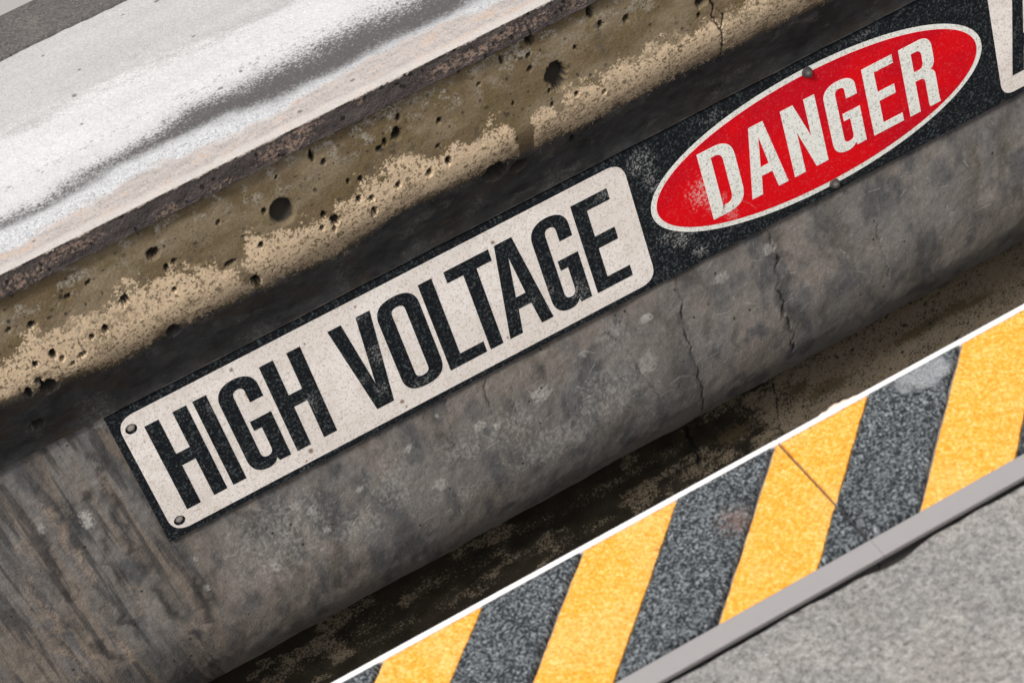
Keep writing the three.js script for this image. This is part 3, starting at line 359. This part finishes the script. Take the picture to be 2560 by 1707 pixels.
// ---------------------------------------------------------------- platform
const P = 2.7, ZE = 5.385, ZS0 = 5.432, ZS1 = 6.487, ZA = 6.645;
{
  const sh = new Sheet(1536, 1536, 0, 6, 0, 6);
  for (let i = 0; i < 160; i++) sh.blob('fleck', rnd() * 6, rnd() * 6, 0.012 + rnd() * 0.025, 0.012 + rnd() * 0.02, 0.6, 0.4, 0.4 + 0.5 * rnd());
  for (let i = 0; i < 26; i++) sh.blob('stain', rnd() * 6, rnd() * 6, 0.08 + rnd() * 0.2, 0.06 + rnd() * 0.15, 1.0, 0.8, 0.6, 6);
  const map = sh.texture((x, y, k, c) => { const f = fbm(x * 40, y * 40, 603, 3), g = hash(Math.floor(x * 128), Math.floor(y * 128), 604), m = fbm(x * 3, y * 3, 605, 4);
    setC(c, [0.148, 0.141, 0.135]); mixTo(c, [0.168, 0.158, 0.147], ss(0.42, 0.66, m)); scaleC(c, 0.16 + 1.1 * f + 0.6 * g); mixTo(c, [0.1, 0.09, 0.085], sh.layers.fleck[k] * 0.55); mixTo(c, [0.15, 0.135, 0.12], sh.layers.stain[k] * ss(0.3, 0.6, f) * 0.6); });
  const mat = matt({ map, roughness: 0.95, bumpMap: withRepeat(grain, 2.4, 2.4), bumpScale: 0.003 });
  const sheetUV = (g) => { const p = g.attributes.position, n = g.attributes.normal, u = new Float32Array(p.count * 2); for (let i = 0; i < p.count; i++) { u[i * 2] = p.getX(i) / U / 6; u[i * 2 + 1] = (Math.abs(n.getY(i)) > 0.5 ? p.getZ(i) : p.getY(i)) / U / 6; } g.setAttribute('uv', new THREE.BufferAttribute(u, 2)); return g; };
  // floor with its near-track edge broken unevenly against the metal bar, then the slab below
  const xs = range(-14, 30, 880), sv = [0, 0.006, 0.02, 0.07, 0.14, 0.3, 0.8, 2, 6, 16, 30];
  const chip = (x) => 0.016 + 0.022 * fbm(x * 7, 1, 611, 4) + 0.05 * Math.exp(-(((x - 5.42) / 0.16) ** 2)) + 0.012 * ss(0.6, 0.7, vn(x * 5, 3, 612));
  const pos = [], idx = [], uv = [];
  xs.forEach((x) => sv.forEach((s, j) => { const z = ZA + chip(x) * (s < 1 ? 1 - s : 0) + s; pos.push(x * U, (P - (j === 0 ? 0.3 : j === 1 ? 0.02 : 0) + (fbm(x * 1.5, z * 1.5, 613, 3) - 0.5) * 0.012) * U, z * U); uv.push(x / 6, z / 6); }));
  for (let i = 0; i < xs.length - 1; i++) for (let j = 0; j < sv.length - 1; j++) { const a = i * sv.length + j, b = a + sv.length; idx.push(a, a + 1, b, b, a + 1, b + 1); }
  const g = new THREE.BufferGeometry(); g.setAttribute('position', new THREE.Float32BufferAttribute(pos, 3)); g.setAttribute('uv', new THREE.Float32BufferAttribute(uv, 2)); g.setIndex(idx); g.computeVertexNormals();
  const floor = structure('platform_floor', g, mat);
  const slab = new THREE.BoxGeometry(44 * U, 1.5 * U, 31.2 * U); slab.translate(8 * U, (P - 0.31 - 0.75) * U, (ZE + 0.03 + 15.6) * U);
  const dimConcrete = matt({ color: new THREE.Color().setRGB(0.12, 0.112, 0.104), roughness: 0.95, bumpMap: withRepeat(grain, 2.4, 2.4), bumpScale: 0.003 });  // unseen slab and wall, darkened to cut light bounced onto the beam
  part(floor, 'slab', sheetUV(slab), dimConcrete);
  const wall = new THREE.BoxGeometry(44 * U, 6.7 * U, 2 * U); wall.translate(8 * U, (P - 1.6 - 3.35) * U, (ZE + 2.2) * U);
  part(floor, 'retaining_wall', sheetUV(wall), dimConcrete);
}

// striped nosing along the platform edge, in two lengths that meet at a joint
{
  const shY = new Sheet(2048, 512, 0, 6, 0, 1.5), shK = new Sheet(2048, 512, 0, 6, 0, 1.5);
  shY.blob('mark', 4.4, 0.3, 0.05, 0.03, 0.8, 0.5, 0.6); shK.blob('gum', 0.395, 0.105, 0.17, 0.11, 0.45, 0.3, 0.85, 3); shK.blob('rust', 4.85, 0.42, 0.09, 0.1, 1, 0.7, 0.45, 6);
  const yel = shY.texture((x, s, k, c) => { const f = vn(x * 60, s * 60, 701), g = hash(Math.floor(x * 110), Math.floor(s * 110), 702), m = fbm(x * 3, s * 3, 703, 4); setC(c, [0.54, 0.25, 0.030]); mixTo(c, [0.55, 0.275, 0.058], ss(0.4, 0.7, m)); mixTo(c, [0.62, 0.38, 0.13], ss(0.45, 0.95, f * 0.55 + g * 0.45)); mixTo(c, [0.50, 0.18, 0.011], ss(0.5, 0.1, f * 0.6 + g * 0.4) * 0.8); mixTo(c, [0.2, 0.1, 0.04], shY.layers.mark[k] * 0.6); });
  const blk = shK.texture((x, s, k, c) => { const f = hash(Math.floor(x * 85), Math.floor(s * 85), 711), g = vn(x * 70, s * 70, 712), m = fbm(x * 3, s * 3, 713, 4); setC(c, [0.014, 0.016, 0.019]); mixTo(c, [0.135, 0.148, 0.155], ss(0.28, 0.86, f * 0.6 + g * 0.42) * (0.8 + 0.3 * m)); mixTo(c, [0.27, 0.285, 0.29], ss(0.78, 1.0, f * 0.6 + g * 0.42) * 0.8); mixTo(c, [0.23, 0.235, 0.24], shK.layers.gum[k] * 0.8); mixTo(c, [0.15, 0.09, 0.07], shK.layers.rust[k]); });
  const gb = withRepeat(grit, 4.5, 1.1);
  const mY = matt({ map: yel, roughness: 0.85, bumpMap: gb, bumpScale: 0.002 }), mK = matt({ map: blk, roughness: 0.8, bumpMap: gb, bumpScale: 0.0035 });
  const alu = new THREE.MeshStandardMaterial({ color: new THREE.Color().setRGB(0.205, 0.193, 0.19), roughness: 0.5, metalness: 0.3, bumpMap: withRepeat(grain, 40, 1), bumpScale: 0.0003 });
  const lipM = new THREE.MeshStandardMaterial({ color: new THREE.Color().setRGB(0.78, 0.76, 0.75), roughness: 0.45, metalness: 0.15, bumpMap: withRepeat(grain, 40, 1), bumpScale: 0.0003 });
  // a strip of coarse grit: rows across the nosing between two slanting edges, cut off at the ends of the length, with a rounded rim
  const strip = (x0, x1, sl, z1, a, b, h, bev, rough) => {
    const at = (e, z) => e - sl * (z - ZS0) / (ZS1 - ZS0), rows = [], NU = 22, zs = [ZS0, ZS0 + bev * 0.35, ZS0 + bev, ...range(ZS0 + bev * 2, z1 - bev * 2, 34), z1 - bev, z1 - bev * 0.35, z1];
    const jag = (e, z) => (fbm(z * 10, e * 3, 721, 3) - 0.5) * rough;
    for (const z of zs) { let l = at(x0, z) + jag(x0, z), r = at(x1, z) + jag(x1, z); l = Math.max(l, a); r = Math.min(r, b); if (r - l > 0.004) rows.push([z, l, r]); }
    if (rows.length < 4) return null;
    const pos = [], uv = [], idx = [];
    rows.forEach(([z, l, r], j) => { const w = r - l, e = Math.min(bev, w * 0.2), xs = [l, l + e * 0.35, l + e, ...range(l + e * 1.5, r - e * 1.5, NU), r - e, r - e * 0.35, r], dz = j === 0 || j === rows.length - 1 ? 0 : j === 1 || j === rows.length - 2 ? 0.6 : 1;
      xs.forEach((x, i) => { const n = xs.length, dx = i === 0 || i === n - 1 ? 0 : i === 1 || i === n - 2 ? 0.65 : 1, y = h * Math.min(dx, dz) + (dx === 1 && dz === 1 ? (hash(Math.round(x * 60), Math.round(z * 60), 741) - 0.5) * 0.006 : 0);
        pos.push(x * U, y * U, z * U); uv.push((x - 6) / 6, (z - 5.43) / 1.5); }); });
    const n = NU + 7; for (let j = 0; j < rows.length - 1; j++) for (let i = 0; i < n - 1; i++) { const p = j * n + i; idx.push(p, p + n, p + 1, p + 1, p + n, p + n + 1); }
    const gm = new THREE.BufferGeometry(); gm.setAttribute('position', new THREE.Float32BufferAttribute(pos, 3)); gm.setAttribute('uv', new THREE.Float32BufferAttribute(uv, 2)); gm.setIndex(idx); gm.computeVertexNormals(); return gm; };
  const bar = (a, b, prof, m, parent, name, label) => { const s = new THREE.Shape(prof.map(([z, y]) => new THREE.Vector2(z * U, y * U))), gm = new THREE.ExtrudeGeometry(s, { depth: (b - a) * U, bevelEnabled: false, curveSegments: 6 }); gm.rotateY(-Math.PI / 2); gm.scale(1, 1, 1); gm.translate(b * U, 0, 0); return part(parent, name, gm, m, label); };
  const J = 5.387, lengths = [[J - 9.7, J - 0.004, 'striped platform nosing with a faint rusty smudge on a black stripe'], [J + 0.004, J + 9.7, 'striped platform nosing with a pale grey smear on a black stripe']];
  for (const [a, b, label] of lengths) {
    const n = thing('edge_nosing', label, 'platform nosing', 'striped nosings along the platform edge');
    bar(a, b, [[ZE + 0.02, P - 0.3], [ZA - 0.11, P - 0.3], [ZA - 0.11, P - 0.02], [ZE + 0.02, P - 0.02]], alu, n, 'tray');
    bar(a, b, [[ZE, P - 0.25], [ZE + 0.0195, P - 0.25], [ZE + 0.0195, P - 0.019], [ZS0 - 0.002, P - 0.019], [ZS0 - 0.002, P + 0.008], [ZS0 - 0.012, P + 0.014], [ZE + 0.02, P + 0.012], [ZE + 0.006, P + 0.004], [ZE, P - 0.014]], lipM, n, 'front_lip', 'bright metal front lip');
    bar(a - 0.003, b + 0.003, [[ZS1 + 0.003, P - 0.019], [ZA, P - 0.019], [ZA, P + 0.008], [ZA - 0.006, P + 0.014], [ZS1 + 0.009, P + 0.014], [ZS1 + 0.003, P + 0.008]], alu, n, 'edge_bar', 'plain aluminium bar along the rear edge');
    for (let k = -14; k < 20; k++) {
      const x = 2.588 + 0.69 * k, yellow = ((k % 2) + 2) % 2 === 0;
      const gm = yellow ? strip(x + 0.016, x + 0.688, 1.012, ZS1, a + 0.002, b - 0.002, 0.02, 0.006, 0.012) : strip(x + 0.002, x + 0.69, 1.012, ZS1 - 0.014, a + 0.002, b - 0.002, 0.044, 0.022, 0.03); if (!gm) continue;
      const m = part(n, yellow ? 'yellow_stripe' : 'black_stripe', gm, yellow ? mY : mK); m.position.y = (P - 0.019) * U;
    }
  }
  // the broken mortar bead stuck under the lip near the joint
  const bead = thing('mortar_crumb', 'thin crumb of pale mortar stuck along the bright front lip', 'debris');
  const pts = range(5.66, 6.0, 26), gp = [], gi = []; const ring = 6;
  pts.forEach((x, i) => { const t = i / 26, r = 0.026 * Math.sin(Math.PI * clamp(t, 0.03, 0.97)) ** 0.5 * (0.6 + 0.7 * vn(x * 30, 1, 731)); for (let k = 0; k < ring; k++) { const an = k / ring * Math.PI * 2; gp.push(x * U, (P - 0.02 + r * Math.sin(an)) * U, (ZE - 0.006 + r * 0.8 * Math.cos(an)) * U); } });
  for (let i = 0; i < 26; i++) for (let k = 0; k < ring; k++) { const a = i * ring + k, b = i * ring + (k + 1) % ring; gi.push(a, b, a + ring, b, b + ring, a + ring); }
  const bg = new THREE.BufferGeometry(); bg.setAttribute('position', new THREE.Float32BufferAttribute(gp, 3)); bg.setIndex(gi); bg.computeVertexNormals();
  part(bead, 'crumb', bg, new THREE.MeshStandardMaterial({ color: new THREE.Color().setRGB(0.5, 0.4, 0.33), roughness: 0.95 }));
}

renderer.render(scene, camera);
